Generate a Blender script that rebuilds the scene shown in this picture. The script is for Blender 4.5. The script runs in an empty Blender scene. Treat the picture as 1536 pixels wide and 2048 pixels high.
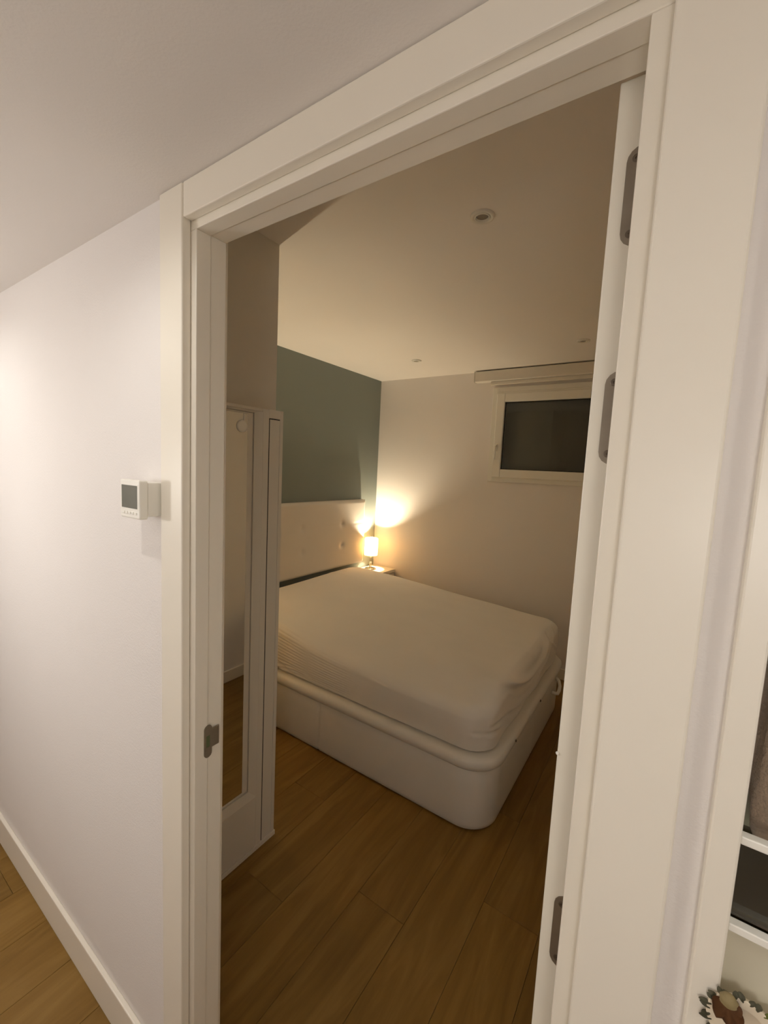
import bpy, bmesh, math, random
from mathutils import Vector, Matrix
S = bpy.context.scene
C = S.collection
random.seed(4)
PI = math.pi

# ------------------------------------------------------------ camera
cd = bpy.data.cameras.new('camera'); cam = bpy.data.objects.new('camera', cd); C.objects.link(cam)
cd.sensor_fit = 'VERTICAL'; cd.sensor_height = 36.0; cd.lens = 851.49 / 2048 * 36
cd.clip_start = 0.02; cd.clip_end = 60
R3 = Matrix(((0.8254052722958902, -0.09639676680303332, 0.5562497638795625),
             (0.5624887413437204, 0.05649626608770871, -0.8248724675849619),
             (0.04808900422866529, 0.9937383132737051, 0.10085441192246858)))
cam.matrix_world = Matrix.Translation((0, 0, 1.6)) @ R3.to_4x4()
S.camera = cam

# ------------------------------------------------------------ world, exposure
w = bpy.data.worlds.new('night'); S.world = w; w.use_nodes = True
w.node_tree.nodes['Background'].inputs[0].default_value = (0.02, 0.025, 0.04, 1)
w.node_tree.nodes['Background'].inputs[1].default_value = 0.3
vs = S.view_settings
vs.view_transform = 'Standard'; vs.look = 'None'; vs.exposure = 0.10; vs.gamma = 1.0; vs.use_curve_mapping = False
S.cycles.use_denoising = True
S.cycles.max_bounces = 14; S.cycles.diffuse_bounces = 8; S.cycles.sample_clamp_indirect = 3.0

# ------------------------------------------------------------ lamp powers
HALL_SPOT_W = 6.3
HALL_COL = (1.0, 0.98, 0.93)
FILL_GLOBE_STRENGTH = 90.0
FILL_GLOBE_COL = (1.0, 0.965, 0.92)
LAMP_W = 35.0
LAMP_COL = (1.0, 0.84, 0.58)

# ------------------------------------------------------------ room sizes
HC = 2.1185      # hallway ceiling
RC = 2.456       # bedroom ceiling
WY0, WY1 = 0.490, 0.570   # partition with the doorway
LX, RX, BY = -2.480, -0.040, 3.5227   # bedroom: blue wall, right wall, window wall

# ------------------------------------------------------------ materials
def mat(name, col, rough=0.6, metal=0.0, spec=0.5, noise=0.0, nscale=8.0, bump=0.0, bscale=200.0, coat=0.0, sheen=0.0):
    m = bpy.data.materials.new(name); m.use_nodes = True
    nt = m.node_tree; b = nt.nodes['Principled BSDF']
    b.inputs['Base Color'].default_value = (*col, 1)
    b.inputs['Roughness'].default_value = rough
    b.inputs['Metallic'].default_value = metal
    b.inputs['Specular IOR Level'].default_value = spec
    b.inputs['Coat Weight'].default_value = coat
    b.inputs['Sheen Weight'].default_value = sheen
    tc = nt.nodes.new('ShaderNodeTexCoord')
    if noise > 0:
        n = nt.nodes.new('ShaderNodeTexNoise'); n.inputs['Scale'].default_value = nscale; n.inputs['Detail'].default_value = 4
        r = nt.nodes.new('ShaderNodeValToRGB')
        r.color_ramp.elements[0].color = (*[c * (1 - noise) for c in col], 1); r.color_ramp.elements[0].position = .3
        r.color_ramp.elements[1].color = (*[min(1, c * (1 + noise)) for c in col], 1); r.color_ramp.elements[1].position = .7
        nt.links.new(tc.outputs['Object'], n.inputs['Vector']); nt.links.new(n.outputs['Fac'], r.inputs['Fac'])
        nt.links.new(r.outputs['Color'], b.inputs['Base Color'])
    if bump > 0:
        n2 = nt.nodes.new('ShaderNodeTexNoise'); n2.inputs['Scale'].default_value = bscale; n2.inputs['Detail'].default_value = 3
        bp = nt.nodes.new('ShaderNodeBump'); bp.inputs['Strength'].default_value = bump; bp.inputs['Distance'].default_value = 0.002
        nt.links.new(tc.outputs['Object'], n2.inputs['Vector']); nt.links.new(n2.outputs['Fac'], bp.inputs['Height'])
        nt.links.new(bp.outputs['Normal'], b.inputs['Normal'])
    return m

M = {}
M['wall'] = mat('white_wall_paint', (0.80, 0.765, 0.74), .75, noise=.012, nscale=2, bump=.25, bscale=260)
M['ceil'] = mat('white_ceiling_paint', (0.77, 0.73, 0.69), .85, noise=.012, nscale=2, bump=.15, bscale=220)
M['blue'] = mat('grey_blue_wall_paint', (0.235, 0.265, 0.245), .8, noise=.02, nscale=2, bump=.25, bscale=260)
M['trim'] = mat('white_lacquered_wood', (0.84, 0.79, 0.69), .35, noise=.01, nscale=3, bump=.08, bscale=60)
M['door'] = mat('cream_lacquered_door', (0.83, 0.79, 0.69), .38, noise=.01, nscale=3, bump=.06, bscale=60)
M['steel'] = mat('brushed_steel', (0.30, 0.26, 0.21), .42, metal=.85, noise=.08, nscale=30)
M['dsteel'] = mat('dark_screw', (0.16, 0.13, 0.10), .4, metal=.8)
M['green'] = mat('green_plastic_latch_box', (0.10, 0.13, 0.06), .6)
M['chrome'] = mat('chrome', (0.75, 0.72, 0.66), .12, metal=1)
M['plastic'] = mat('white_plastic', (0.86, 0.84, 0.77), .35, noise=.01)
M['screen'] = mat('grey_lcd_screen', (0.13, 0.13, 0.10), .25, noise=.05, nscale=20)
M['cab'] = mat('white_cabinet_laminate', (0.70, 0.66, 0.58), .4, noise=.015, nscale=3)
M['mirror'] = mat('mirror_silver', (0.86, 0.86, 0.83), .02, metal=1)
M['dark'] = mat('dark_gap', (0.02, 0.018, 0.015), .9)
M['sheet'] = mat('white_cotton_sheet', (0.77, 0.73, 0.67), .85, noise=.02, nscale=5, bump=.35, bscale=45, sheen=.2)
M['core'] = mat('quilted_mattress_fabric', (0.74, 0.71, 0.66), .85, noise=.03, bump=.5, bscale=60)
M['leather'] = mat('white_faux_leather', (0.76, 0.73, 0.67), .42, noise=.015, nscale=6, bump=.12, bscale=350)
M['hleather'] = mat('cream_faux_leather', (0.74, 0.69, 0.62), .45, noise=.015, nscale=6, bump=.1, bscale=300)
M['upvc'] = mat('white_window_plastic', (0.80, 0.78, 0.72), .3, noise=.01)
M['blind'] = mat('white_blind_cassette', (0.72, 0.68, 0.61), .5, noise=.01)
M['night'] = mat('dark_pane_backing', (0.20, 0.18, 0.165), .7, noise=.15, nscale=1.5)
M['dl'] = mat('downlight_rim_white', (0.72, 0.69, 0.62), .4)
M['dlglass'] = mat('unlit_downlight_lens', (0.22, 0.19, 0.15), .2)
M['pink'] = mat('pinkish_beige_plush', (0.72, 0.49, 0.37), .95, noise=.12, nscale=60, bump=.9, bscale=320, sheen=.4)
M['olive'] = mat('olive_grey_panel', (0.50, 0.45, 0.31), .6, noise=.04)
M['brown'] = mat('dark_brown_wood', (0.10, 0.065, 0.02), .5, noise=.25, nscale=12)
M['pale'] = mat('pale_grey_green_panel', (0.60, 0.56, 0.43), .45, noise=.10, nscale=7)
M['cream'] = mat('cream_ceramic', (0.78, 0.68, 0.52), .4, noise=.04, nscale=20)
M['leaf'] = mat('grey_green_leaf', (0.16, 0.15, 0.09), .6, noise=.25, nscale=60)
M['leaf2'] = mat('bright_green_leaf', (0.18, 0.20, 0.03), .6, noise=.2, nscale=60)
M['seed'] = mat('olive_brown_bud', (0.26, 0.20, 0.09), .7, noise=.2, nscale=70)
M['rust'] = mat('rust_brown_petal', (0.20, 0.085, 0.03), .7, noise=.25, nscale=50)
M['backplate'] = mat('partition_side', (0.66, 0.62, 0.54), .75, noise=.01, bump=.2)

def glass_mat():
    m = bpy.data.materials.new('clear_glass'); m.use_nodes = True; nt = m.node_tree
    for n in list(nt.nodes): nt.nodes.remove(n)
    o = nt.nodes.new('ShaderNodeOutputMaterial'); t = nt.nodes.new('ShaderNodeBsdfTransparent'); t.inputs[0].default_value = (.94, .96, .94, 1)
    g = nt.nodes.new('ShaderNodeBsdfGlossy'); g.inputs['Roughness'].default_value = 0.02
    f = nt.nodes.new('ShaderNodeFresnel'); f.inputs['IOR'].default_value = 1.45; mx = nt.nodes.new('ShaderNodeMixShader')
    nt.links.new(f.outputs[0], mx.inputs[0]); nt.links.new(t.outputs[0], mx.inputs[1]); nt.links.new(g.outputs[0], mx.inputs[2])
    nt.links.new(mx.outputs[0], o.inputs[0]); return m
M['glass'] = glass_mat()

def wood_mat():
    m = bpy.data.materials.new('oak_plank'); m.use_nodes = True; nt = m.node_tree; L = nt.links
    b = nt.nodes['Principled BSDF']
    tc = nt.nodes.new('ShaderNodeTexCoord'); oi = nt.nodes.new('ShaderNodeObjectInfo')
    add = nt.nodes.new('ShaderNodeVectorMath'); add.operation = 'MULTIPLY_ADD'
    mp = nt.nodes.new('ShaderNodeMapping'); mp.inputs['Scale'].default_value = (14, 1.6, 1)
    comb = nt.nodes.new('ShaderNodeCombineXYZ')
    mul = nt.nodes.new('ShaderNodeMath'); mul.operation = 'MULTIPLY'; mul.inputs[1].default_value = 57.0
    L.new(oi.outputs['Random'], mul.inputs[0]); L.new(mul.outputs[0], comb.inputs[0]); L.new(mul.outputs[0], comb.inputs[1]); L.new(mul.outputs[0], comb.inputs[2])
    v = nt.nodes.new('ShaderNodeVectorMath'); v.operation = 'ADD'
    L.new(tc.outputs['Object'], mp.inputs['Vector']); L.new(mp.outputs[0], v.inputs[0]); L.new(comb.outputs[0], v.inputs[1])
    n = nt.nodes.new('ShaderNodeTexNoise'); n.inputs['Scale'].default_value = 1.0; n.inputs['Detail'].default_value = 7; n.inputs['Roughness'].default_value = .6; n.inputs['Distortion'].default_value = 1.2
    L.new(v.outputs[0], n.inputs['Vector'])
    r = nt.nodes.new('ShaderNodeValToRGB')
    e = r.color_ramp.elements; e[0].position = .28; e[0].color = (0.155, 0.080, 0.012, 1); e[1].position = .74; e[1].color = (0.255, 0.148, 0.036, 1)
    x = r.color_ramp.elements.new(.5); x.color = (0.203, 0.110, 0.020, 1)
    L.new(n.outputs['Fac'], r.inputs['Fac'])
    # plank-to-plank tone
    mr = nt.nodes.new('ShaderNodeMapRange'); mr.inputs['To Min'].default_value = .88; mr.inputs['To Max'].default_value = 1.12
    L.new(oi.outputs['Random'], mr.inputs['Value'])
    hs = nt.nodes.new('ShaderNodeHueSaturation'); L.new(mr.outputs[0], hs.inputs['Value']); L.new(r.outputs['Color'], hs.inputs['Color'])
    L.new(hs.outputs[0], b.inputs['Base Color'])
    b.inputs['Roughness'].default_value = .5; b.inputs['Specular IOR Level'].default_value = .35
    bp = nt.nodes.new('ShaderNodeBump'); bp.inputs['Strength'].default_value = .2; bp.inputs['Distance'].default_value = .001
    L.new(n.outputs['Fac'], bp.inputs['Height']); L.new(bp.outputs[0], b.inputs['Normal'])
    return m
M['wood'] = wood_mat()

def shade_mat():
    m = bpy.data.materials.new('cream_fabric_lampshade'); m.use_nodes = True; nt = m.node_tree; L = nt.links
    for n in list(nt.nodes): nt.nodes.remove(n)
    o = nt.nodes.new('ShaderNodeOutputMaterial'); d = nt.nodes.new('ShaderNodeBsdfDiffuse'); t = nt.nodes.new('ShaderNodeBsdfTranslucent'); mx = nt.nodes.new('ShaderNodeMixShader')
    tc = nt.nodes.new('ShaderNodeTexCoord'); wv = nt.nodes.new('ShaderNodeTexWave'); wv.inputs['Scale'].default_value = 300; wv.bands_direction = 'Z'
    r = nt.nodes.new('ShaderNodeValToRGB'); r.color_ramp.elements[0].color = (.84, .58, .27, 1); r.color_ramp.elements[1].color = (.88, .63, .31, 1)
    L.new(tc.outputs['Object'], wv.inputs['Vector']); L.new(wv.outputs['Fac'], r.inputs['Fac'])
    L.new(r.outputs[0], d.inputs[0]); L.new(r.outputs[0], t.inputs[0]); mx.inputs[0].default_value = .6
    L.new(d.outputs[0], mx.inputs[1]); L.new(t.outputs[0], mx.inputs[2]); L.new(mx.outputs[0], o.inputs[0]); return m
M['shade'] = shade_mat()

def emit(name, col, s):
    m = bpy.data.materials.new(name); m.use_nodes = True; b = m.node_tree.nodes['Principled BSDF']
    b.inputs['Base Color'].default_value = (*col, 1); b.inputs['Emission Color'].default_value = (*col, 1); b.inputs['Emission Strength'].default_value = s
    return m
M['bulb'] = emit('glowing_bulb', (1.0, .72, .40), 12)
M['led'] = emit('lit_downlight_lens', (1.0, .82, .62), 20)

# ------------------------------------------------------------ helpers
def obj(name, bm, m, parent=None, smooth=False, bevel=0.0, seg=2):
    bmesh.ops.recalc_face_normals(bm, faces=bm.faces)
    me = bpy.data.meshes.new(name); bm.to_mesh(me); bm.free()
    me.materials.append(M[m] if isinstance(m, str) else m)
    o = bpy.data.objects.new(name, me); C.objects.link(o)
    if smooth:
        for p in me.polygons: p.use_smooth = True
    if bevel > 0:
        md = o.modifiers.new('bevel', 'BEVEL'); md.width = bevel; md.segments = seg; md.limit_method = 'ANGLE'; md.angle_limit = math.radians(35)
        md.harden_normals = False
    if parent: put(o, parent)
    return o
def put(o, parent):
    o.parent = parent
    o.matrix_parent_inverse = Matrix.Translation(parent.location).inverted() if parent.parent is None else Matrix.Identity(4)
def box(bm, x0, x1, y0, y1, z0, z1):
    vs_ = [bm.verts.new((x, y, z)) for x in (x0, x1) for y in (y0, y1) for z in (z0, z1)]
    for f in ((0, 1, 3, 2), (4, 6, 7, 5), (0, 4, 5, 1), (2, 3, 7, 6), (0, 2, 6, 4), (1, 5, 7, 3)):
        bm.faces.new([vs_[i] for i in f])
def boxes(*bs):
    bm = bmesh.new()
    for b in bs: box(bm, *b)
    return bm
def prism(pts, z0, z1):
    bm = bmesh.new(); a = [bm.verts.new((x, y, z0)) for x, y in pts]; b = [bm.verts.new((x, y, z1)) for x, y in pts]; n = len(pts)
    for i in range(n): bm.faces.new((a[i], a[(i + 1) % n], b[(i + 1) % n], b[i]))
    bm.faces.new(a[::-1]); bm.faces.new(b); return bm
def lathe(prof, n=32, cx=0, cy=0, axis='Z', close=True):
    bm = bmesh.new(); rings = []
    for r, z in prof:
        if r < 1e-6: rings.append([bm.verts.new((cx, cy, z))])
        else: rings.append([bm.verts.new((cx + r * math.cos(2 * PI * i / n), cy + r * math.sin(2 * PI * i / n), z)) for i in range(n)])
    for a, b in zip(rings, rings[1:]):
        for i in range(n):
            j = (i + 1) % n
            if len(a) == 1: bm.faces.new((a[0], b[j], b[i]))
            elif len(b) == 1: bm.faces.new((a[i], a[j], b[0]))
            else: bm.faces.new((a[i], a[j], b[j], b[i]))
    return bm
def tube(bm, pts, r, n=10, closed=False):
    pts = [Vector(p) for p in pts]; rings = []
    for k, p in enumerate(pts):
        a = pts[k - 1] if (k > 0 or closed) else p; b = pts[(k + 1) % len(pts)] if (k < len(pts) - 1 or closed) else p
        t = (b - a).normalized(); u = t.orthogonal().normalized() if k == 0 else (pu - t * pu.dot(t)).normalized(); pu = u; v = t.cross(u)
        rings.append([bm.verts.new(p + r * (math.cos(2 * PI * i / n) * u + math.sin(2 * PI * i / n) * v)) for i in range(n)])
    m = len(rings)
    for k in range(m if closed else m - 1):
        a, b = rings[k], rings[(k + 1) % m]
        for i in range(n): bm.faces.new((a[i], a[(i + 1) % n], b[(i + 1) % n], b[i]))
    if not closed: bm.faces.new(rings[0][::-1]); bm.faces.new(rings[-1])
    return bm
def rot_bm(bm, rot, loc):
    bm.transform(Matrix.Translation(loc) @ rot.to_4x4()); return bm
def thing(name, label, cat, loc=(0, 0, 0), group=None):
    o = bpy.data.objects.new(name, None); C.objects.link(o); o.location = loc; o.empty_display_size = .1
    o['label'] = label; o['category'] = cat
    if group: o['group'] = group
    return o
def tag(o, label, cat, group=None):
    o['label'] = label; o['category'] = cat
    if group: o['group'] = group
    return o
def struct(name, bm, m, parent=None, label=None, cat=None, **k):
    o = obj(name, bm, m, parent, **k)
    if parent is None:
        o['kind'] = 'structure'
        if label: o['label'] = label; o['category'] = cat
    return o
def stadium(L, W, T, n=8, hole=None):
    """rounded plate in the local XZ plane, long along Z, thickness T along Y"""
    bm = bmesh.new(); r = W / 2; pts = []
    for i in range(n + 1): a = PI * i / n; pts.append((r * math.cos(a), L / 2 - r + r * math.sin(a)))
    for i in range(n + 1): a = PI + PI * i / n; pts.append((r * math.cos(a), -L / 2 + r + r * math.sin(a)))
    f = [bm.verts.new((x, -T, z)) for x, z in pts]; b = [bm.verts.new((x, 0, z)) for x, z in pts]
    m = len(pts)
    for i in range(m): bm.faces.new((f[i], f[(i + 1) % m], b[(i + 1) % m], b[i]))
    bm.faces.new(b)
    if hole is None: bm.faces.new(f)
    else:
        hw, hh = hole
        q = []
        for x, z in pts:  # ring to a rectangular hole
            k = max(abs(x) / hw, abs(z) / hh); q.append(bm.verts.new((x / k, -T, z / k)))
        d = [bm.verts.new((v.co.x, -T * .2, v.co.z)) for v in q]
        for i in range(m):
            j = (i + 1) % m
            bm.faces.new((f[i], f[j], q[j], q[i])); bm.faces.new((q[i], q[j], d[j], d[i]))
        bm.faces.new(d)
    return bm

# ------------------------------------------------------------ setting: shell
HB, HL, HR = -0.62, -4.2, 1.15          # hallway back wall, left end, right end
fl = struct('floor', boxes((HL, HR, HB, WY0 + .12, -.06, -.008), (LX - .05, RX + .02, WY0 + .12, BY + .02, -.06, -.008)), 'dark', label='brown oak plank floor running from hallway into bedroom', cat='floor')
PW, PX0 = 0.20, -0.64
meshes = {}
def plank(x, y0, y1, wdt):
    key = (round(y1 - y0, 3), round(wdt, 3))
    if key not in meshes:
        bm = bmesh.new(); hw = wdt / 2 - .0005; L = (y1 - y0) / 2 - .0005; b = .0006
        lo = [bm.verts.new((sx * hw, sy * L, -.0075)) for sx, sy in ((-1, -1), (1, -1), (1, 1), (-1, 1))]
        mi = [bm.verts.new((sx * hw, sy * L, -b)) for sx, sy in ((-1, -1), (1, -1), (1, 1), (-1, 1))]
        hi = [bm.verts.new((sx * (hw - b), sy * (L - b), 0)) for sx, sy in ((-1, -1), (1, -1), (1, 1), (-1, 1))]
        for A, B in ((lo, mi), (mi, hi)):
            for i in range(4): bm.faces.new((A[i], A[(i + 1) % 4], B[(i + 1) % 4], B[i]))
        bm.faces.new(hi); bm.faces.new(lo[::-1])
        bmesh.ops.recalc_face_normals(bm, faces=bm.faces)
        me = bpy.data.meshes.new('plank'); bm.to_mesh(me); bm.free(); me.materials.append(M['wood']); meshes[key] = me
    o = bpy.data.objects.new('plank', meshes[key]); C.objects.link(o); o.parent = fl; o.location = (x, (y0 + y1) / 2, 0)
k0 = math.floor((HL - PX0) / PW); k1 = math.ceil((HR - PX0) / PW)
for k in range(k0, k1):
    x0 = max(PX0 + k * PW, HL); x1 = min(PX0 + (k + 1) * PW, HR)
    if x1 - x0 < .02: continue
    inside = x0 > LX - .19 and x0 < RX - .02
    yend = BY if inside else WY0 + .02
    if x1 > RX + .1: yend = WY0 + .02
    y = HB - [0.0, .45, .9, .2, .7][k % 5]
    while y < yend - .02:
        a, b = max(y, HB), min(y + 1.26, yend)
        if b - a > .02: plank((x0 + x1) / 2, a, b, x1 - x0)
        y += 1.26

# door partition: left length, header, right stub
OL, OR = -0.8000, -0.0603         # clear opening
struct('wall_front', boxes((HL, OL - .048, WY0, WY1, 0, RC), (OL - .048, OR + .042, WY0, WY1, HC, RC), (OR + .042, .0580, WY0, WY1, 0, RC),
       (.0580, HR, WY0, WY1, 0, 0.90), (.0580, HR, WY0, WY1, 1.86, RC)), 'wall')
struct('wall_back', boxes((HL, HR, HB - .08, HB, 0, HC + .06)), 'wall')
struct('wall_end', boxes((HL - .08, HL, HB - .08, WY1, 0, HC + .06)), 'wall')
struct('wall_side', boxes((HR, HR + .08, HB - .08, WY1 + .2, 0, HC + .06)), 'wall')
struct('ceiling', boxes((LX - .05, RX + .1, WY1, BY + .05, RC, RC + .08)), 'ceil')
struct('ceiling_hallway', boxes((HL - .05, HR + .08, HB - .08, WY0, HC, HC + .08)), 'ceil')
struct('wall_left', boxes((LX - .08, LX, WY1, BY + .08, 0, RC)), 'blue')
struct('wall_right', boxes((RX, RX + .08, WY1, BY + .08, 0, RC)), 'wall')
wx0, wx1, wz0, wz1 = -1.30, -0.48, 1.56, 2.295       # window hole
struct('wall_rear', boxes((LX - .08, wx0, BY, BY + .20, 0, RC), (wx1, RX + .08, BY, BY + .20, 0, RC), (wx0, wx1, BY, BY + .20, 0, wz0), (wx0, wx1, BY, BY + .20, wz1, RC)), 'wall')
# built-out wall between the doorway and the bed (cabinet stands against it)
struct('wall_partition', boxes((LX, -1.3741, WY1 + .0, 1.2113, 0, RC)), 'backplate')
struct('baseboard_front', boxes((HL, -.8950, WY0 - .013, WY0, 0, .118)), 'trim', bevel=.003)
struct('baseboard_rear', boxes((LX, RX, BY - .014, BY, 0, .085)), 'trim', bevel=.003)
struct('baseboard_right', boxes((RX - .013, RX, 1.36, BY - .014, 0, .085)), 'trim', bevel=.003)
struct('baseboard_left', boxes((LX, LX + .013, 1.2113, BY - .014, 0, .085)), 'trim', bevel=.003)
struct('baseboard_back', boxes((HL, HR, HB, HB + .013, 0, .118)), 'trim', bevel=.003)

# ------------------------------------------------------------ door frame (trim_1)
JH = 2.0393          # clear height
fr = bpy.data.objects.new('trim_1', None); C.objects.link(fr); fr['kind'] = 'structure'; fr.location = (OL, WY0, 0)
fr['label'] = 'white door frame around the bedroom doorway with steel strike plate'; fr['category'] = 'door frame'
D0, D1, D2 = 0.4997, 0.5312, 0.5600
# left jamb with shallow rebate, right jamb, head jamb
obj('jamb', boxes((OL - .0475, OL, D0, D1, 0, JH), (OL - .0475, OL - .003, D1, D2 + .008, 0, JH + .003)), 'trim', fr, bevel=.0015)
obj('jamb', boxes((OR, OR + .0415, D0, D1, 0, JH), (OR + .003, OR + .0415, D1, D2 + .008, 0, JH + .003)), 'trim', fr, bevel=.0015)
obj('head_jamb', boxes((OL - .022, OR + .022, D0, D1, JH, HC - .002), (OL - .022, OR + .022, D1, D2 + .008, JH + .003, HC - .002)), 'trim', fr, bevel=.0015)
CL, CI = -.8965, -.8165
BX, AX = -.0403, .0332
obj('casing', prism([(CL, .480), (CI, .480), (CI, .4990), (CI - .03, .4990), (CI - .03, WY0 - .0003), (CL, WY0 - .0003)], 0, HC - .001), 'trim', fr, bevel=.003, seg=3)
obj('casing', prism([(BX, .480), (AX, .480), (AX, WY0 - .0003), (BX + .02, WY0 - .0003), (BX + .02, .4990), (BX, .4990)], 0, HC - .001), 'trim', fr, bevel=.003, seg=3)
obj('head_casing', boxes((CI + .0022, BX - .0006, .4812, .4990, 2.0545, HC - .0015)), 'trim', fr, bevel=.002)
# bedroom-side casings
obj('casing', boxes((OL - .075, OL - .016, WY1 + .001, WY1 + .012, 0, JH + .07)), 'trim', fr, bevel=.002)
obj('head_casing', boxes((OL - .016, OR + .016, WY1 + .001, WY1 + .012, JH + .016, JH + .07)), 'trim', fr, bevel=.002)
# strike plate on left jamb, facing +X
sp = rot_bm(stadium(.076, .019, .0016, hole=(.0058, .0135)), Matrix.Rotation(PI / 2, 3, 'Z'), (OL, .5310, .980))
so = obj('strike_plate', sp, 'steel', fr); so['label'] = 'grey steel strike plate with lip'
lp = obj('lip', boxes((OL - .0005, OL + .0018, .5395, .5585, .9625, 1.007)), 'steel', so, bevel=.0008)
gb = obj('latch_box', boxes((OL + .0004, OL + .0009, .5255, .5362, .966, .994)), 'green', so); gb['label'] = 'dark green latch opening'

# ------------------------------------------------------------ door leaf, open flat against right wall
dr = bpy.data.objects.new('door_1', None); C.objects.link(dr); dr['kind'] = 'structure'; dr.location = (-.0743, .58, 0)
dr['label'] = 'cream door leaf standing open, hinge edge with steel hinge plates'; dr['category'] = 'door'
DX0, DX1 = -.0943, -.0543
lf = obj('door_leaf', boxes((DX0, DX1, .580, 1.300, .008, 2.050)), 'door', dr, bevel=.0015)
def lever(parent, side):
    x = DX0 if side < 0 else DX1
    bm = lathe([(0, 0), (.024, 0), (.024, .005), (.021, .007), (0, .007)], 24)
    bm.transform(Matrix.Translation((x, 1.245, 1.0)) @ Matrix.Rotation(side * PI / 2, 4, 'Y'))
    tube(bm, [(x, 1.245, 1.0), (x + side * .035, 1.245, 1.0), (x + side * .042, 1.235, 1.0), (x + side * .042, 1.13, 1.0)], .008, 12)
    obj('handle', bm, 'chrome', parent, smooth=True)
lever(dr, -1)
for zc, zl in ((1.9215, .107), (1.673, .110), (.987, .106)):
    h = rot_bm(stadium(zl, .030, .0012), Matrix.Identity(3), (-.0650, .5799, zc))
    ho = obj('hinge_plate', h, 'steel', dr)
    for dz in (-zl / 2 + .013, zl / 2 - .013):
        s = lathe([(0, -.0002), (.0038, -.0002), (.0046, .0006), (.0038, .0009), (.0016, .0009), (.001, .0002), (0, .0002)], 14)
        s.transform(Matrix.Translation((-.0700, .5788, zc + dz)) @ Matrix.Rotation(PI / 2, 4, 'X'))
        obj('screw', s, 'dsteel', ho)
dt_ = obj('edge_chip', lathe([(0, 0), (.0028, .0005), (.002, .0018), (0, .0026)], 8), 'plastic', dr)
dt_.data.transform(Matrix.Translation((DX0 + .001, .5795, 1.235)) @ Matrix.Rotation(PI / 2, 4, 'X'))

# ------------------------------------------------------------ hallway downlights (lit)
def spot_light(x, y, z, wt, parent):
    ld = bpy.data.lights.new('downlight_bulb', 'SPOT'); ld.energy = wt; ld.color = HALL_COL; ld.spot_size = math.radians(172); ld.spot_blend = .80; ld.shadow_soft_size = .022
    lo = bpy.data.objects.new('downlight_bulb', ld); C.objects.link(lo); put(lo, parent); lo.location = (x, y, z)
def downlight(x, y, z, label, lit, R=.040, group=None):
    t = thing('downlight', label, 'ceiling light', (x, y, z), group)
    k = R / .040
    bm = lathe([(.0255 * k, .0), (.0265 * k, -.005), (.033 * k, -.0075), (.0385 * k, -.0055), (.040 * k, 0)], 40); bm.transform(Matrix.Translation((x, y, z)))
    obj('trim_ring', bm, 'dl', t, smooth=True)
    bm = lathe([(.0262 * k, -.0050), (.0240 * k, -.0080), (.0215 * k, -.0070), (.0195 * k, -.0012)], 40); bm.transform(Matrix.Translation((x, y, z)))
    obj('inner_ring', bm, 'dl', t, smooth=True)
    bm = lathe([(0, -.0008), (.012 * k, -.001), (.0195 * k, -.0012)], 32); bm.transform(Matrix.Translation((x, y, z)))
    obj('lens', bm, 'led' if lit else 'dlglass', t, smooth=True)
    return t
for x, lb in ((-1.95, 'lit round downlight in hallway ceiling farthest left'), (-.85, 'lit round downlight in hallway ceiling above thermostat'), (.62, 'lit round downlight in hallway ceiling right of doorway')):
    t = downlight(x, .10, HC, lb, True, group='hallway downlights')
    spot_light(x, .10, HC - .008, HALL_SPOT_W, t)
# fill globes added out of view behind the camera to brighten the hallway
for x, y, gw, lb in ((-1.85, -.48, .82, 'added unseen fill globe at the left part of the hallway'), (.20, -.45, 0.27, 'added unseen fill globe in the hallway facing the doorway')):
    gp = thing('fill_globe', lb, 'ceiling light', (x, y, HC), 'added hallway fill globes')
    bm = lathe([(0, -.003), (.045, -.003), (.045, -.02), (.01, -.024), (.004, -.03), (.004, -.52), (.018, -.525), (.02, -.545), (0, -.545)], 24); bm.transform(Matrix.Translation((x, y, HC)))
    obj('ceiling_rose', bm, 'chrome', gp, smooth=True)
    bm = bmesh.new(); bmesh.ops.create_uvsphere(bm, u_segments=32, v_segments=16, radius=.075); bm.transform(Matrix.Translation((x, y, HC - .615)))
    gl = obj('globe', bm, emit('fill_globe_glow', FILL_GLOBE_COL, FILL_GLOBE_STRENGTH * gw), gp, smooth=True)
# bedroom downlights (off)
downlight(-.616, 1.416, RC, 'unlit white round downlight nearest the doorway in bedroom ceiling', False, .0415, 'bedroom ceiling downlights')
downlight(-1.761, 2.965, RC, 'unlit small downlight in far ceiling, above the bed by blue wall', False, .039, 'bedroom ceiling downlights')
downlight(-.554, 2.955, RC, 'unlit small downlight in ceiling in front of the window blind', False, .040, 'bedroom ceiling downlights')

# ------------------------------------------------------------ thermostat
th = thing('thermostat', 'white square wall thermostat with grey screen beside the door frame', 'thermostat', (-.938, .472, 1.511))
obj('back_box', boxes((-.974, -.9005, .4555, WY0, 1.476, 1.548)), 'plastic', th, bevel=.002)
obj('front_housing', boxes((-.979, -.8985, .4375, .4553, 1.4710, 1.5520)), 'plastic', th, bevel=.003, seg=3)
sc_ = obj('screen', boxes((-.9715, -.9060, .4366, .4378, 1.4925, 1.5405)), 'screen', th, bevel=.0004)
for i in range(5):
    bm = boxes((-.969 + i * .0128, -.960 + i * .0128, .4362, .4378, 1.4800, 1.4855)); obj('button', bm, 'plastic', th, bevel=.001)
obj('screen_bezel', boxes((-.9745, -.9030, .4370, .4377, 1.4895, 1.4925), (-.9745, -.9030, .4370, .4377, 1.5405, 1.5435), (-.9745, -.9715, .4370, .4377, 1.4925, 1.5405), (-.9060, -.9030, .4370, .4377, 1.4925, 1.5405)), 'plastic', th)

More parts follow.
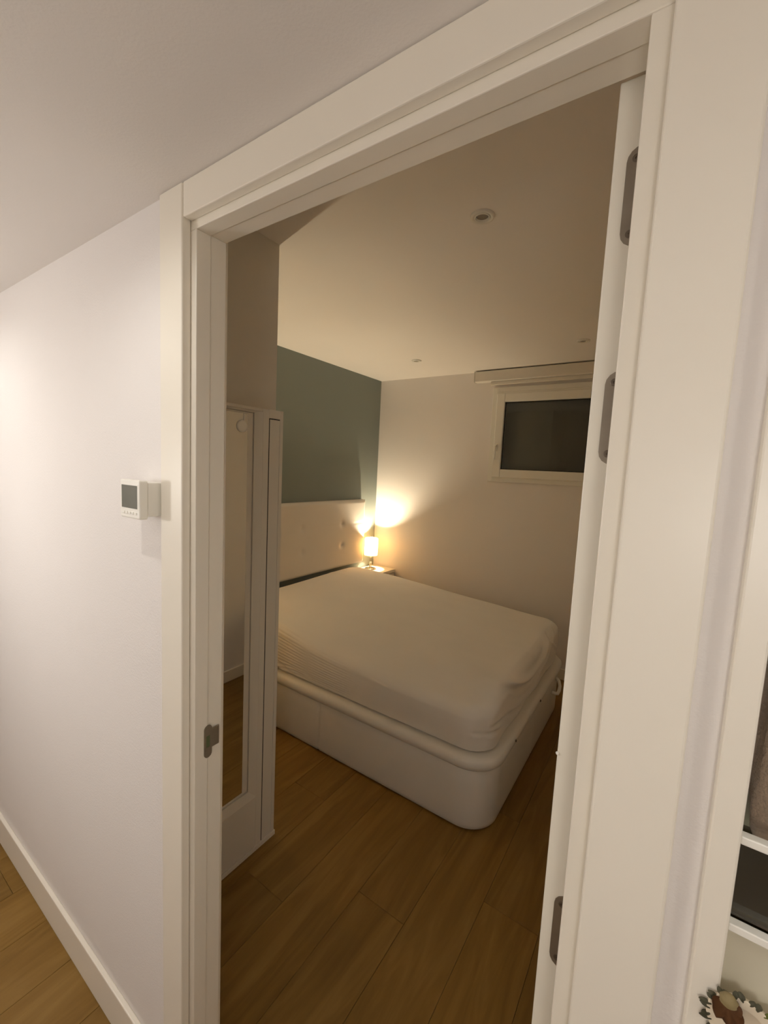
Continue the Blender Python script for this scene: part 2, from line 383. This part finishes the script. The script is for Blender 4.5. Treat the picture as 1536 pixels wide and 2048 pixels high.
# ------------------------------------------------------------ display unit right of the door frame
du = thing('display_cabinet', 'white framed glazed niche cabinet at the right edge beside the casing', 'cabinet', (.30, .49, .90))
XS = .0580
obj('frame_stile', boxes((XS, .0805, .4770, .500, .90, 1.86)), 'trim', du, bevel=.002)
obj('frame_stile', boxes((.560, .586, .4770, .500, .90, 1.86)), 'trim', du, bevel=.002)
obj('top_rail', boxes((.0807, .5598, .4770, .500, 1.83, 1.86)), 'trim', du, bevel=.002)
obj('bottom_rail', boxes((.0807, .5598, .4770, .500, .90, .93)), 'trim', du, bevel=.002)
obj('glazing_bar', boxes((.0807, .5598, .4805, .490, 1.2790, 1.2868)), 'plastic', du, bevel=.001)
obj('glazing_bar', boxes((.0807, .5598, .4805, .490, 1.1925, 1.2000)), 'plastic', du, bevel=.001)
obj('glass_pane', boxes((.0810, .5594, .492, .4950, 1.2005, 1.8295)), 'glass', du)
lpnl = obj('lower_panel', boxes((.0807, .5598, .4880, .4930, .9305, 1.192)), 'pale', du); lpnl['label'] = 'pale grey-green lower panel'
bp_ = obj('back_panel', boxes((.0805, .5600, .640, .650, .93, 1.83)), 'olive', du); bp_['label'] = 'olive grey back'
obj('side_panel', boxes((.0805, .0825, .502, .640, .93, 1.83)), 'olive', du)
obj('side_panel', boxes((.5580, .5600, .502, .640, .93, 1.83)), 'olive', du)
obj('top_panel', boxes((.0825, .5580, .502, .640, 1.828, 1.83)), 'olive', du)
sh_ = obj('shelf', boxes((.0827, .5578, .503, .6398, 1.190, 1.1985)), 'brown', du); sh_['label'] = 'dark brown wooden shelf board'
# pinkish plush cushion inside
def cushion():
    bm = bmesh.new(); n, m2 = 36, 18; cx, cy, cz = .179, .541, 1.395
    ax_, ay_, az_ = .0885, .036, .152
    rings = []
    for j in range(1, m2):
        ph = PI * j / m2 - PI / 2; r = []
        for i in range(n):
            a = 2 * PI * i / n
            c_, s_ = math.cos(a), math.sin(a); cp, sp2 = math.cos(ph), math.sin(ph)
            e = lambda v, p: math.copysign(abs(v) ** p, v)
            w_ = 1 + .03 * math.sin(5 * a + 3 * ph) + .02 * math.sin(9 * a - 4 * ph)
            r.append(bm.verts.new((cx + ax_ * e(cp, .30) * e(c_, .35) * w_, cy + ay_ * e(cp, .7) * e(s_, .8) * w_, cz + az_ * e(sp2, .5) * w_)))
        rings.append(r)
    b = bm.verts.new((cx, cy, cz - az_)); t = bm.verts.new((cx, cy, cz + az_))
    for A, B in zip(rings, rings[1:]):
        for i in range(n): bm.faces.new((A[i], A[(i + 1) % n], B[(i + 1) % n], B[i]))
    for i in range(n): bm.faces.new((b, rings[0][(i + 1) % n], rings[0][i])); bm.faces.new((t, rings[-1][i], rings[-1][(i + 1) % n]))
    return bm
cu = obj('plush_cushion', cushion(), 'pink', smooth=True)
tag(cu, 'pinkish beige plush cushion behind the glass at the right edge', 'cushion')
# cord the cushion hangs from
# ornament: cream round plate with a rim of leaves and a brown flower
on = thing('wreath_ornament', 'round cream plate ornament rimmed with leaves and brown flower, lower right corner', 'ornament', (.112, .484, 1.098))
PCX, PCZ, PR = .0990, 1.1130, .027
def facing(bm, x, y, z): bm.transform(Matrix.Translation((x, y, z)) @ Matrix.Rotation(PI / 2, 4, 'X')); return bm
obj('plate', facing(lathe([(0, .0006), (.016, .0006), (.018, .0022), (.0205, .0010), (.0265, .0034), (PR, .0030), (PR, .0), (0, .0)], 48), PCX, .4766, PCZ), 'cream', on, smooth=True)
def leafbm(l, wd):
    bm = bmesh.new(); n = 8; up = []; dn = []; mid = []
    for i in range(n + 1):
        t = i / n; hw = wd * math.sin(PI * min(1, t * .93 + .05)) ** .8; z = l * t
        mid.append(bm.verts.new((0, -.0016 * math.sin(PI * t) - .0008, z))); up.append(bm.verts.new((hw, 0, z))); dn.append(bm.verts.new((-hw, 0, z)))
    for i in range(n):
        bm.faces.new((mid[i], up[i], up[i + 1], mid[i + 1])); bm.faces.new((dn[i], mid[i], mid[i + 1], dn[i + 1]))
    r = bmesh.ops.solidify(bm, geom=bm.faces[:], thickness=.0006)
    return bm
NLF = 30
for i in range(NLF):
    a = 2 * PI * i / NLF + .1
    bm = leafbm(.0072 + .0012 * (i % 3), .0026 + .0004 * (i % 2))
    bm.transform(Matrix.Translation((PCX + (PR - .003) * math.sin(a), .4745 - .0003 * (i % 2), PCZ + (PR - .003) * math.cos(a))) @ Matrix.Rotation(a + .25 * (-1) ** i, 4, 'Y'))
    g = (i == 2)
    o = obj('leaf', bm, 'leaf2' if g else 'leaf', on, smooth=True)
    if g: o['label'] = 'brighter green leaf'
fx, fz = PCX - .0135, PCZ + .0205
bm = bmesh.new(); bmesh.ops.create_icosphere(bm, subdivisions=3, radius=1)
for v in bm.verts:
    v.co = Vector((fx + v.co.x * .0066 * (1 + .12 * math.sin(9 * v.co.z)), .4670 + v.co.y * .005, fz + .0045 + v.co.z * .0066))
o = obj('bud', bm, 'seed', on, smooth=True); o['label'] = 'olive brown rounded bud'
for a, l in ((2.55, .020), (3.0, .023), (3.45, .021), (2.1, .012), (3.9, .014)):
    bm = leafbm(l, .0068); bm.transform(Matrix.Translation((fx, .4690, fz)) @ Matrix.Rotation(a, 4, 'Y'))
    obj('petal', bm, 'rust', on, smooth=True)

# ------------------------------------------------------------ mirror cabinet
FX = -1.2894
mc = thing('mirror_cabinet', 'tall narrow white cabinet with mirrored door left of the bed', 'cabinet', (-1.33, .90, 0))
CT = 1.803
obj('carcass', boxes((-1.372, FX - .020, .575, 1.176, .012, CT), (FX - .020, FX, 1.160, 1.176, .02, CT), (FX - .020, FX, 1.106, 1.160, 1.770, CT)), 'cab', mc, bevel=.001)
obj('plinth', boxes((-1.368, FX + .003, .575, 1.181, 0, .020)), 'cab', mc, bevel=.001)
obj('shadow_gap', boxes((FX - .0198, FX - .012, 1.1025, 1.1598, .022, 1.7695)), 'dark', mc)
obj('gap_shade', boxes((FX - .018, FX - .0012, 1.1060, 1.1098, .022, 1.7690), (FX - .018, FX - .0012, 1.1100, 1.1592, 1.7662, 1.7690)), 'dark', mc)  # near-black strips that paint in the shade of the gap around the filler
obj('filler_strip', boxes((FX - .018, FX - .001, 1.1100, 1.1592, .022, 1.7660)), 'cab', mc, bevel=.001)
# mirrored door: stiles, rails, sloped bead, glass
dfr = obj('door', boxes((FX - .016, FX + .002, 1.075, 1.1042, .022, CT - .002), (FX - .016, FX + .002, .577, .680, .022, CT - .002),
     (FX - .016, FX + .002, .680, 1.075, .022, .246), (FX - .016, FX + .002, .680, 1.075, 1.789, CT - .002)), 'cab', mc, bevel=.002)
def ring_frame(y0, y1, z0, z1, Y0, Y1, Z0, Z1, xi, xo):
    bm = bmesh.new()
    a = [bm.verts.new((xi, y, z)) for y, z in ((y0, z0), (y1, z0), (y1, z1), (y0, z1))]
    b = [bm.verts.new((xo, y, z)) for y, z in ((Y0, Z0), (Y1, Z0), (Y1, Z1), (Y0, Z1))]
    c = [bm.verts.new((FX - .016, y, z)) for y, z in ((Y0, Z0), (Y1, Z0), (Y1, Z1), (Y0, Z1))]
    e = [bm.verts.new((FX - .016, y, z)) for y, z in ((y0, z0), (y1, z0), (y1, z1), (y0, z1))]
    for p, q in ((a, b), (b, c), (c, e), (e, a)):
        for i in range(4): bm.faces.new((p[i], p[(i + 1) % 4], q[(i + 1) % 4], q[i]))
    return bm
obj('bevel_frame', ring_frame(.712, 1.043, .279, 1.782, .6802, 1.0748, .2462, 1.7888, FX - .0075, FX + .0018), 'cab', dfr)
obj('bead', ring_frame(.742, 1.016, .291, 1.7745, .7122, 1.0408, .2812, 1.7803, FX - .0135, FX - .0115), 'cab', dfr, bevel=.001)
g = obj('mirror_glass', boxes((FX - .0155, FX - .0115, .7425, 1.0158, .2915, 1.7740)), 'mirror', dfr)
hk = thing('suction_hook', 'round white hook disc at the top of the cabinet mirror', 'hook', (FX - .004, .998, 1.728))
bm = lathe([(0, 0), (.022, 0), (.022, .003), (.018, .006), (.012, .007), (0, .0065)], 32); bm.transform(Matrix.Translation((FX - .0113, .991, 1.728)) @ Matrix.Rotation(PI / 2, 4, 'Y'))
obj('disc', bm, 'plastic', hk, smooth=True)
obj('strap', boxes((FX - .0112, FX - .0085, .9985, 1.0035, 1.748, 1.7735)), 'plastic', hk)

# ------------------------------------------------------------ bed
def rr(x0, x1, y0, y1, rad, n=10, sx=60, sy=40):
    """rounded rectangle outline; returns (x, y, nx, ny)"""
    out = []
    cs = [(x1 - rad, y1 - rad, 0), (x0 + rad, y1 - rad, 1), (x0 + rad, y0 + rad, 2), (x1 - rad, y0 + rad, 3)]
    for i, (cx, cy, q) in enumerate(cs):
        for k in range(n + 1):
            a = PI / 2 * (q + k / n); out.append((cx + rad * math.cos(a), cy + rad * math.sin(a), math.cos(a), math.sin(a)))
        nx_, ny_, q2 = cs[(i + 1) % 4]
        a = PI / 2 * (q + 1)
        p = (cx + rad * math.cos(a), cy + rad * math.sin(a)); p2 = (nx_ + rad * math.cos(a), ny_ + rad * math.sin(a))
        m_ = sx if q % 2 == 0 else sy
        for k in range(1, m_): out.append((p[0] + (p2[0] - p[0]) * k / m_, p[1] + (p2[1] - p[1]) * k / m_, math.cos(a), math.sin(a)))
    return out
def loft(x0, x1, y0, y1, rad, prof, n=10, sx=60, sy=40, disp=None, cap=True):
    """prof: list of (inset, z) up the side; then capped toward the centre"""
    bm = bmesh.new(); rings = []
    for ins, z in prof:
        r_ = max(rad - ins, .004)
        pts = rr(x0 + ins, x1 - ins, y0 + ins, y1 - ins, r_, n, sx, sy)
        row = []
        for x, y, nx, ny in pts:
            p = Vector((x, y, z))
            if disp: p = disp(p, Vector((nx, ny, 0)))
            row.append(bm.verts.new(p))
        rings.append(row)
    m_ = len(rings[0])
    for A, B in zip(rings, rings[1:]):
        for i in range(m_): bm.faces.new((A[i], A[(i + 1) % m_], B[(i + 1) % m_], B[i]))
    if cap:
        bm.faces.new(rings[0][::-1]); bm.faces.new(rings[-1])
    return bm
BX0, BX1, BY0, BY1 = -2.440, -.530, 1.690, 3.130
bed = thing('storage_bed', 'white faux leather storage bed base with rounded corners and lid', 'bed', (-1.47, 2.41, 0))
def bdisp(p, nrm):
    if nrm.y < -.9: p.y += .006 * math.exp(-((p.x + 1.515) / .005) ** 2)
    if nrm.x > .9: p.x -= .006 * math.exp(-((p.y - 2.41) / .005) ** 2)
    return p
obj('base_body', loft(BX0, BX1, BY0, BY1, .15, [(.012, .004), (.004, .010), (0, .03), (-.001, .12), (0, .22), (.002, .285), (.010, .297)], 14, 170, 130, bdisp), 'leather', bed, smooth=True)
obj('lid', loft(BX0 - .006, BX1 + .012, BY0 - .014, BY1 + .014, .155, [(.020, .298), (.004, .300), (-.004, .309), (-.008, .325), (-.006, .342), (.004, .354), (.022, .358), (.06, .357)], 14, 60, 40), 'leather', bed, smooth=True)
st = bmesh.new(); xx = BX1 + .004
tube(st, [(xx - .004, 2.945, .262), (xx + .018, 2.935, .250), (xx + .030, 2.915, .225), (xx + .032, 2.890, .205), (xx + .028, 2.868, .192), (xx + .012, 2.852, .196), (xx - .004, 2.848, .200)], .011, 10)
so_ = obj('pull_strap', st, 'plastic', bed, smooth=True); so_['label'] = 'shiny white pull loop at the foot'
for y in (1.985, 2.440):
    b_ = lathe([(0, 0), (.007, 0), (.006, .004), (0, .005)], 16); b_.transform(Matrix.Translation((BX1 + .019, y, .330)) @ Matrix.Rotation(PI / 2, 4, 'Y'))
    obj('stud', b_, 'dsteel', bed, smooth=True)

MX0, MX1, MY0, MY1 = -2.420, -.556, 1.708, 3.112
MT = .612
mt = thing('mattress', 'thick mattress under a white fitted sheet on the bed base', 'mattress', (-1.47, 2.41, .358))
obj('mattress_core', loft(MX0 + .012, MX1 - .012, MY0 + .012, MY1 - .012, .11, [(.01, .360), (0, .370), (0, .40), (.02, .44), (.2, .45)], 10, 30, 24), 'core', mt, smooth=True)
def sm(t): t = max(0, min(1, t)); return t * t * (3 - 2 * t)
def mdisp(p, nrm):
    q = p.copy()
    hz = (p.z - .366) / (MT - .366)
    inner = min(p.x - MX0, MX1 - p.x, p.y - MY0, MY1 - p.y)
    # crown of the top
    if hz > .3: q.z += .058 * sm((-.85 - p.x) / 1.5) * sm(hz * 1.2 - .2)
    if hz > .3: q.z += .018 * sm((p.y - 2.1) / .9) * sm((-.6 - p.x) / .5) * sm(hz * 1.2 - .2)
    if hz > .8: q.z += .016 * sm(inner / .5)
    side = 1 - sm(inner / .05)
    # sag of near side
    if side > 0:
        t = hz
        # foot face: loose drape folds sweeping from far top corner to near corner
        if nrm.x > .3:
            u = (p.y - MY0) / (MY1 - MY0)
            zc = .508 + .62 * (p.y - 2.37) ** 2          # hanging lower edge of the loose flap
            d = p.z - zc; win = sm((p.y - 1.80) / .34) * sm((3.0 - p.y) / .2)
            q.x += side * win * (.022 * math.exp(-((d - .016) / .018) ** 2) - .022 * math.exp(-((d + .020) / .018) ** 2))
            d2 = p.z - (.425 + .50 * (p.y - 2.30) ** 2)
            q.x += side * win * (.012 * math.exp(-(d2 / .012) ** 2) - .012 * math.exp(-((d2 + .020) / .014) ** 2))
            d3 = p.z - (.600 - .55 * (p.y - 2.70)) 
            q.x += side * sm((p.y - 2.5) / .1) * sm((3.05 - p.y) / .1) * .006 * math.exp(-(d3 / .010) ** 2)
            q.x += side * .004 * math.sin(24 * u + 8 * t) * (1 - t)
        # near foot corner: crumple
        c = Vector((MX1 - .03, MY0 + .075, .475)); dd = (p - c)
        e = math.exp(-(dd.y / .075) ** 2 - (dd.z / .035) ** 2) * sm((nrm.x - .1) / .5)
        q.x += side * e * (.011 * math.sin(110 * dd.z + 45 * dd.y) - .010)
        # near side: horizontal fine pulls towards the head, soft waves elsewhere
        if nrm.y < -.3:
            k = sm((-1.15 - p.x) / .7)
            q.y += side * (.0045 * k * math.sin(95 * t + 7 * (p.x + 1.2)) * math.sin(9 * p.x + 2) + .004 * math.sin(6.5 * p.x + 1.2 + 3 * t) * t)
            q.y += side * .014 * math.sin(PI * min(1, max(0, t))) * .6 * -1
            k2 = math.exp(-((p.x + 1.98) / .22) ** 2) * math.exp(-((t - .12) / .13) ** 2)
            q.y += side * k2 * .016 * math.sin(50 * p.x + 30 * t)
        if nrm.x > .3: q.x += side * .008 * math.sin(PI * t)
    else:
        pass
    # wrinkles on top
    top = sm((hz - .85) / .1)
    x, y = p.x, p.y
    q.z += top * (.0022 * math.exp(-((y - 2.55 - .22 * math.sin(2.3 * x + .6)) / .025) ** 2)
                  + .0018 * math.exp(-((y - 2.0 - .10 * x) / .02) ** 2) * sm((x + 2.2) * 2)
                  + .0030 * math.exp(-(((x + .86) + .35 * (y - 2.35) ** 2 - .05) / .022) ** 2) * math.exp(-((y - 2.5) / .3) ** 2)
                  + .0025 * math.exp(-((x + 2.22 - .05 * math.sin(4 * y)) / .03) ** 2)
                  + .003 * math.sin(3.1 * x + 1.0) * math.sin(2.7 * y))
    # near top edge slightly slumped between corners, crown of the foot corner
    slump = sm((p.x + 2.15) / .75) * (1 - sm((p.y - MY0) / .26))
    q.z -= .052 * slump * sm(hz)
    return q
prof = [(.014, .366), (.004, .370)]
for i in range(1, 43):
    prof.append((.0, .370 + (.562 - .370) * i / 42))
for i in range(1, 13):
    a = PI / 2 * i / 12; prof.append((.050 * (1 - math.cos(a)), .562 + .050 * math.sin(a)))
for ins in (.08, .10, .12, .15, .18, .21, .24, .27, .30, .33, .36, .39, .42, .45, .48, .51, .54, .57, .60, .63, .66, .69): prof.append((ins, MT))
obj('fitted_sheet', loft(MX0, MX1, MY0, MY1, .125, prof, 22, 200, 150, mdisp), 'sheet', mt, smooth=True)

# ------------------------------------------------------------ headboard
hb = thing('headboard', 'cream tufted faux leather headboard hung on the blue wall', 'headboard', (-2.45, 2.44, 1.0))
HY0, HY1, HZ0, HZ1 = 1.60, 3.275, .692, 1.300
BTN = [(y, z) for y in (1.94, 2.44, 2.935) for z in (1.090, .895)]
def hpanel():
    bm = bmesh.new(); ny, nz = 150, 60; rows = []
    for j in range(nz + 1):
        z = HZ0 + (HZ1 - HZ0) * j / nz; row = []
        for i in range(ny + 1):
            y = HY0 + (HY1 - HY0) * i / ny
            e = min(y - HY0, HY1 - y, z - HZ0, HZ1 - z)
            x = -2.418 - .022 * (1 - sm((e + .004) / .03)) ** 2
            for by, bz in BTN:
                d = math.hypot(y - by, z - bz); x -= .013 * math.exp(-(d / .026) ** 2)
            x -= .0035 * math.exp(-((z - 1.083) / .006) ** 2) * (.35 + .65 * (abs(y - 3.2) < .1))
            row.append(bm.verts.new((x, y, z)))
        rows.append(row)
    for j in range(nz):
        for i in range(ny): bm.faces.new((rows[j][i], rows[j][i + 1], rows[j + 1][i + 1], rows[j + 1][i]))
    edge = rows[0] + [r[-1] for r in rows[1:]] + rows[-1][-2::-1] + [r[0] for r in rows[-2:0:-1]]
    bk = [bm.verts.new((-2.4795, v.co.y, v.co.z)) for v in edge]; m_ = len(edge)
    for i in range(m_): bm.faces.new((edge[i], bk[i], bk[(i + 1) % m_], edge[(i + 1) % m_]))
    bm.faces.new(bk)
    return bm
obj('padded_panel', hpanel(), 'hleather', hb, smooth=True)
for by, bz in BTN:
    b_ = lathe([(0, .0), (.010, .0), (.009, .002), (.005, .003), (0, .0033)], 20); b_.transform(Matrix.Translation((-2.4335, by, bz)) @ Matrix.Rotation(PI / 2, 4, 'Y'))
    obj('button', b_, 'hleather', hb, smooth=True)

# ------------------------------------------------------------ nightstand and lamp
NZ = .622
def bedside(dy, lab_ns, lab_lm, watt=LAMP_W):
    ns = thing('nightstand', lab_ns, 'nightstand', (-2.36, 3.34 + dy, 0), 'nightstands either side of the bed')
    obj('top', boxes((LX + .016, -2.195, 3.200 + dy, 3.505 + dy, NZ - .030, NZ)), 'trim', ns, bevel=.002)
    obj('body', boxes((LX + .016, -2.215, 3.207 + dy, 3.499 + dy, .06, NZ - .030)), 'cab', ns, bevel=.002)
    dd_ = obj('drawer', boxes((-2.215, -2.199, 3.210 + dy, 3.496 + dy, .34, NZ - .036)), 'cab', ns, bevel=.002)
    obj('knob', boxes((-2.199, -2.185, 3.340 + dy, 3.366 + dy, .46, .475)), 'chrome', dd_, bevel=.003)
    for x in (LX + .03, -2.25):
        for y in (3.22 + dy, 3.46 + dy): obj('leg', boxes((x, x + .03, y, y + .03, 0, .06)), 'cab', ns)
    LXp, LYp = -2.372, 3.325 + dy
    lm = thing('table_lamp', lab_lm, 'lamp', (LXp, LYp, NZ), 'bedside table lamps')
    def at(bm): bm.transform(Matrix.Translation((LXp, LYp, 0))); return bm
    obj('base', at(lathe([(0, NZ), (.055, NZ), (.056, NZ + .004), (.052, NZ + .010), (.040, NZ + .011), (.034, NZ + .006), (.018, NZ + .006), (.010, NZ + .012), (0, NZ + .013)], 40)), 'chrome', lm, smooth=True)
    bm = bmesh.new()
    for a in (0.3, 0.3 + 2 * PI / 3, 0.3 + 4 * PI / 3):
        tube(bm, [(.009 * math.cos(a), .009 * math.sin(a), NZ + .008), (.009 * math.cos(a), .009 * math.sin(a), NZ + .165)], .003, 8)
    obj('stem', at(bm), 'chrome', lm, smooth=True)
    obj('socket', at(lathe([(0, NZ + .160), (.014, NZ + .160), (.015, NZ + .185), (.012, NZ + .200), (0, NZ + .200)], 20)), 'plastic', lm, smooth=True)
    bz = NZ + .205
    obj('bulb', at(lathe([(0, bz - .028), (.010, bz - .026), (.018, bz - .012), (.021, bz + .002), (.017, bz + .016), (.008, bz + .023), (0, bz + .025)], 20)), 'bulb', lm, smooth=True)
    SB, ST = NZ + .138, NZ + .305
    sh = obj('shade', at(lathe([(.064, SB), (.064, SB + .05), (.0635, SB + .1), (.063, ST)], 48)), 'shade', lm, smooth=True)
    bm = bmesh.new()
    for z, r in ((SB, .064), (ST, .063)):
        b2 = bmesh.new(); tube(b2, [(r * math.cos(2 * PI * i / 40), r * math.sin(2 * PI * i / 40), z) for i in range(40)], .0016, 6, closed=True)
        obj('shade_ring', at(b2), 'chrome', sh, smooth=True)
    for a in (0.5, 0.5 + 2 * PI / 3, 0.5 + 4 * PI / 3):
        tube(bm, [(.014 * math.cos(a), .014 * math.sin(a), NZ + .186), (.064 * math.cos(a), .064 * math.sin(a), SB + .03)], .0012, 6)
    obj('shade_carrier', at(bm), 'chrome', sh, smooth=True)
    ld = bpy.data.lights.new('lamp_light', 'POINT'); ld.energy = watt; ld.color = LAMP_COL; ld.shadow_soft_size = .018
    lo = bpy.data.objects.new('lamp_light', ld); C.objects.link(lo); put(lo, lm); lo.location = (LXp, LYp, bz + .045)
bedside(0, 'small white nightstand in the corner between bed and window wall', 'small lit table lamp with cream drum shade and chrome base')
bedside(-1.85, 'small white nightstand between the bed and the mirror cabinet wall', 'lit table lamp on the near side nightstand behind the mirror cabinet', LAMP_W * 0.9)

# ------------------------------------------------------------ window
wn = bpy.data.objects.new('window_1', None); C.objects.link(wn); wn['kind'] = 'structure'; wn.location = ((wx0 + wx1) / 2, BY, 1.56)
wn['label'] = 'small high white window dark with night outside'; wn['category'] = 'window'
def frame4(x0, x1, z0, z1, t, y0, y1):
    return boxes((x0, x0 + t, y0, y1, z0, z1), (x1 - t, x1, y0, y1, z0, z1), (x0 + t, x1 - t, y0, y1, z0, z0 + t), (x0 + t, x1 - t, y0, y1, z1 - t, z1))
fb = frame4(-1.322, -.458, 1.538, 2.316, .040, BY - .016, BY - .0005); box(fb, -1.2822, -.4978, BY - .0155, BY - .001, 2.2625, 2.2765)
obj('frame', fb, 'upvc', wn, bevel=.003)
obj('sash', frame4(-1.282, -.498, 1.574, 2.262, .069, BY - .030, BY + .04), 'upvc', wn, bevel=.006, seg=3)
obj('gasket', frame4(-1.2132, -.5668, 1.6428 - .0, 2.1932, .006, BY - .012, BY - .004), 'dark', wn)
obj('pane', boxes((-1.2135, -.5665, BY + .0, BY + .004, 1.6425, 2.1935)), 'glass', wn)
sh2 = obj('dark_backing', boxes((wx0 + .001, wx1 - .001, BY + .12, BY + .135, wz0 + .001, wz1 - .001)), 'night', wn); sh2['label'] = 'flat dark panel behind the glass'  # plain dark sheet closing the view through the pane
bm = boxes((-1.262, -1.248, BY - .040, BY - .030, 1.79, 1.85)); box(bm, -1.264, -1.248, BY - .062, BY - .040, 1.822, 1.838); box(bm, -1.262, -1.250, BY - .066, BY - .056, 1.72, 1.835)
obj('handle', bm, 'upvc', wn, bevel=.003)
# roller blind cassette
rb = thing('roller_blind', 'white roller blind cassette above the window under the ceiling', 'blind', (-.8, BY, 2.40))
obj('cassette', boxes((-1.475, -.13, BY - .070, BY - .0005, 2.362, 2.447)), 'blind', rb, bevel=.006, seg=3)
obj('end_cap', boxes((-1.479, -1.475, BY - .071, BY - .0005, 2.360, 2.449)), 'blind', rb, bevel=.001)
obj('bottom_bar', boxes((-1.34, -.20, BY - .045, BY - .030, 2.333, 2.3615)), 'blind', rb, bevel=.004)
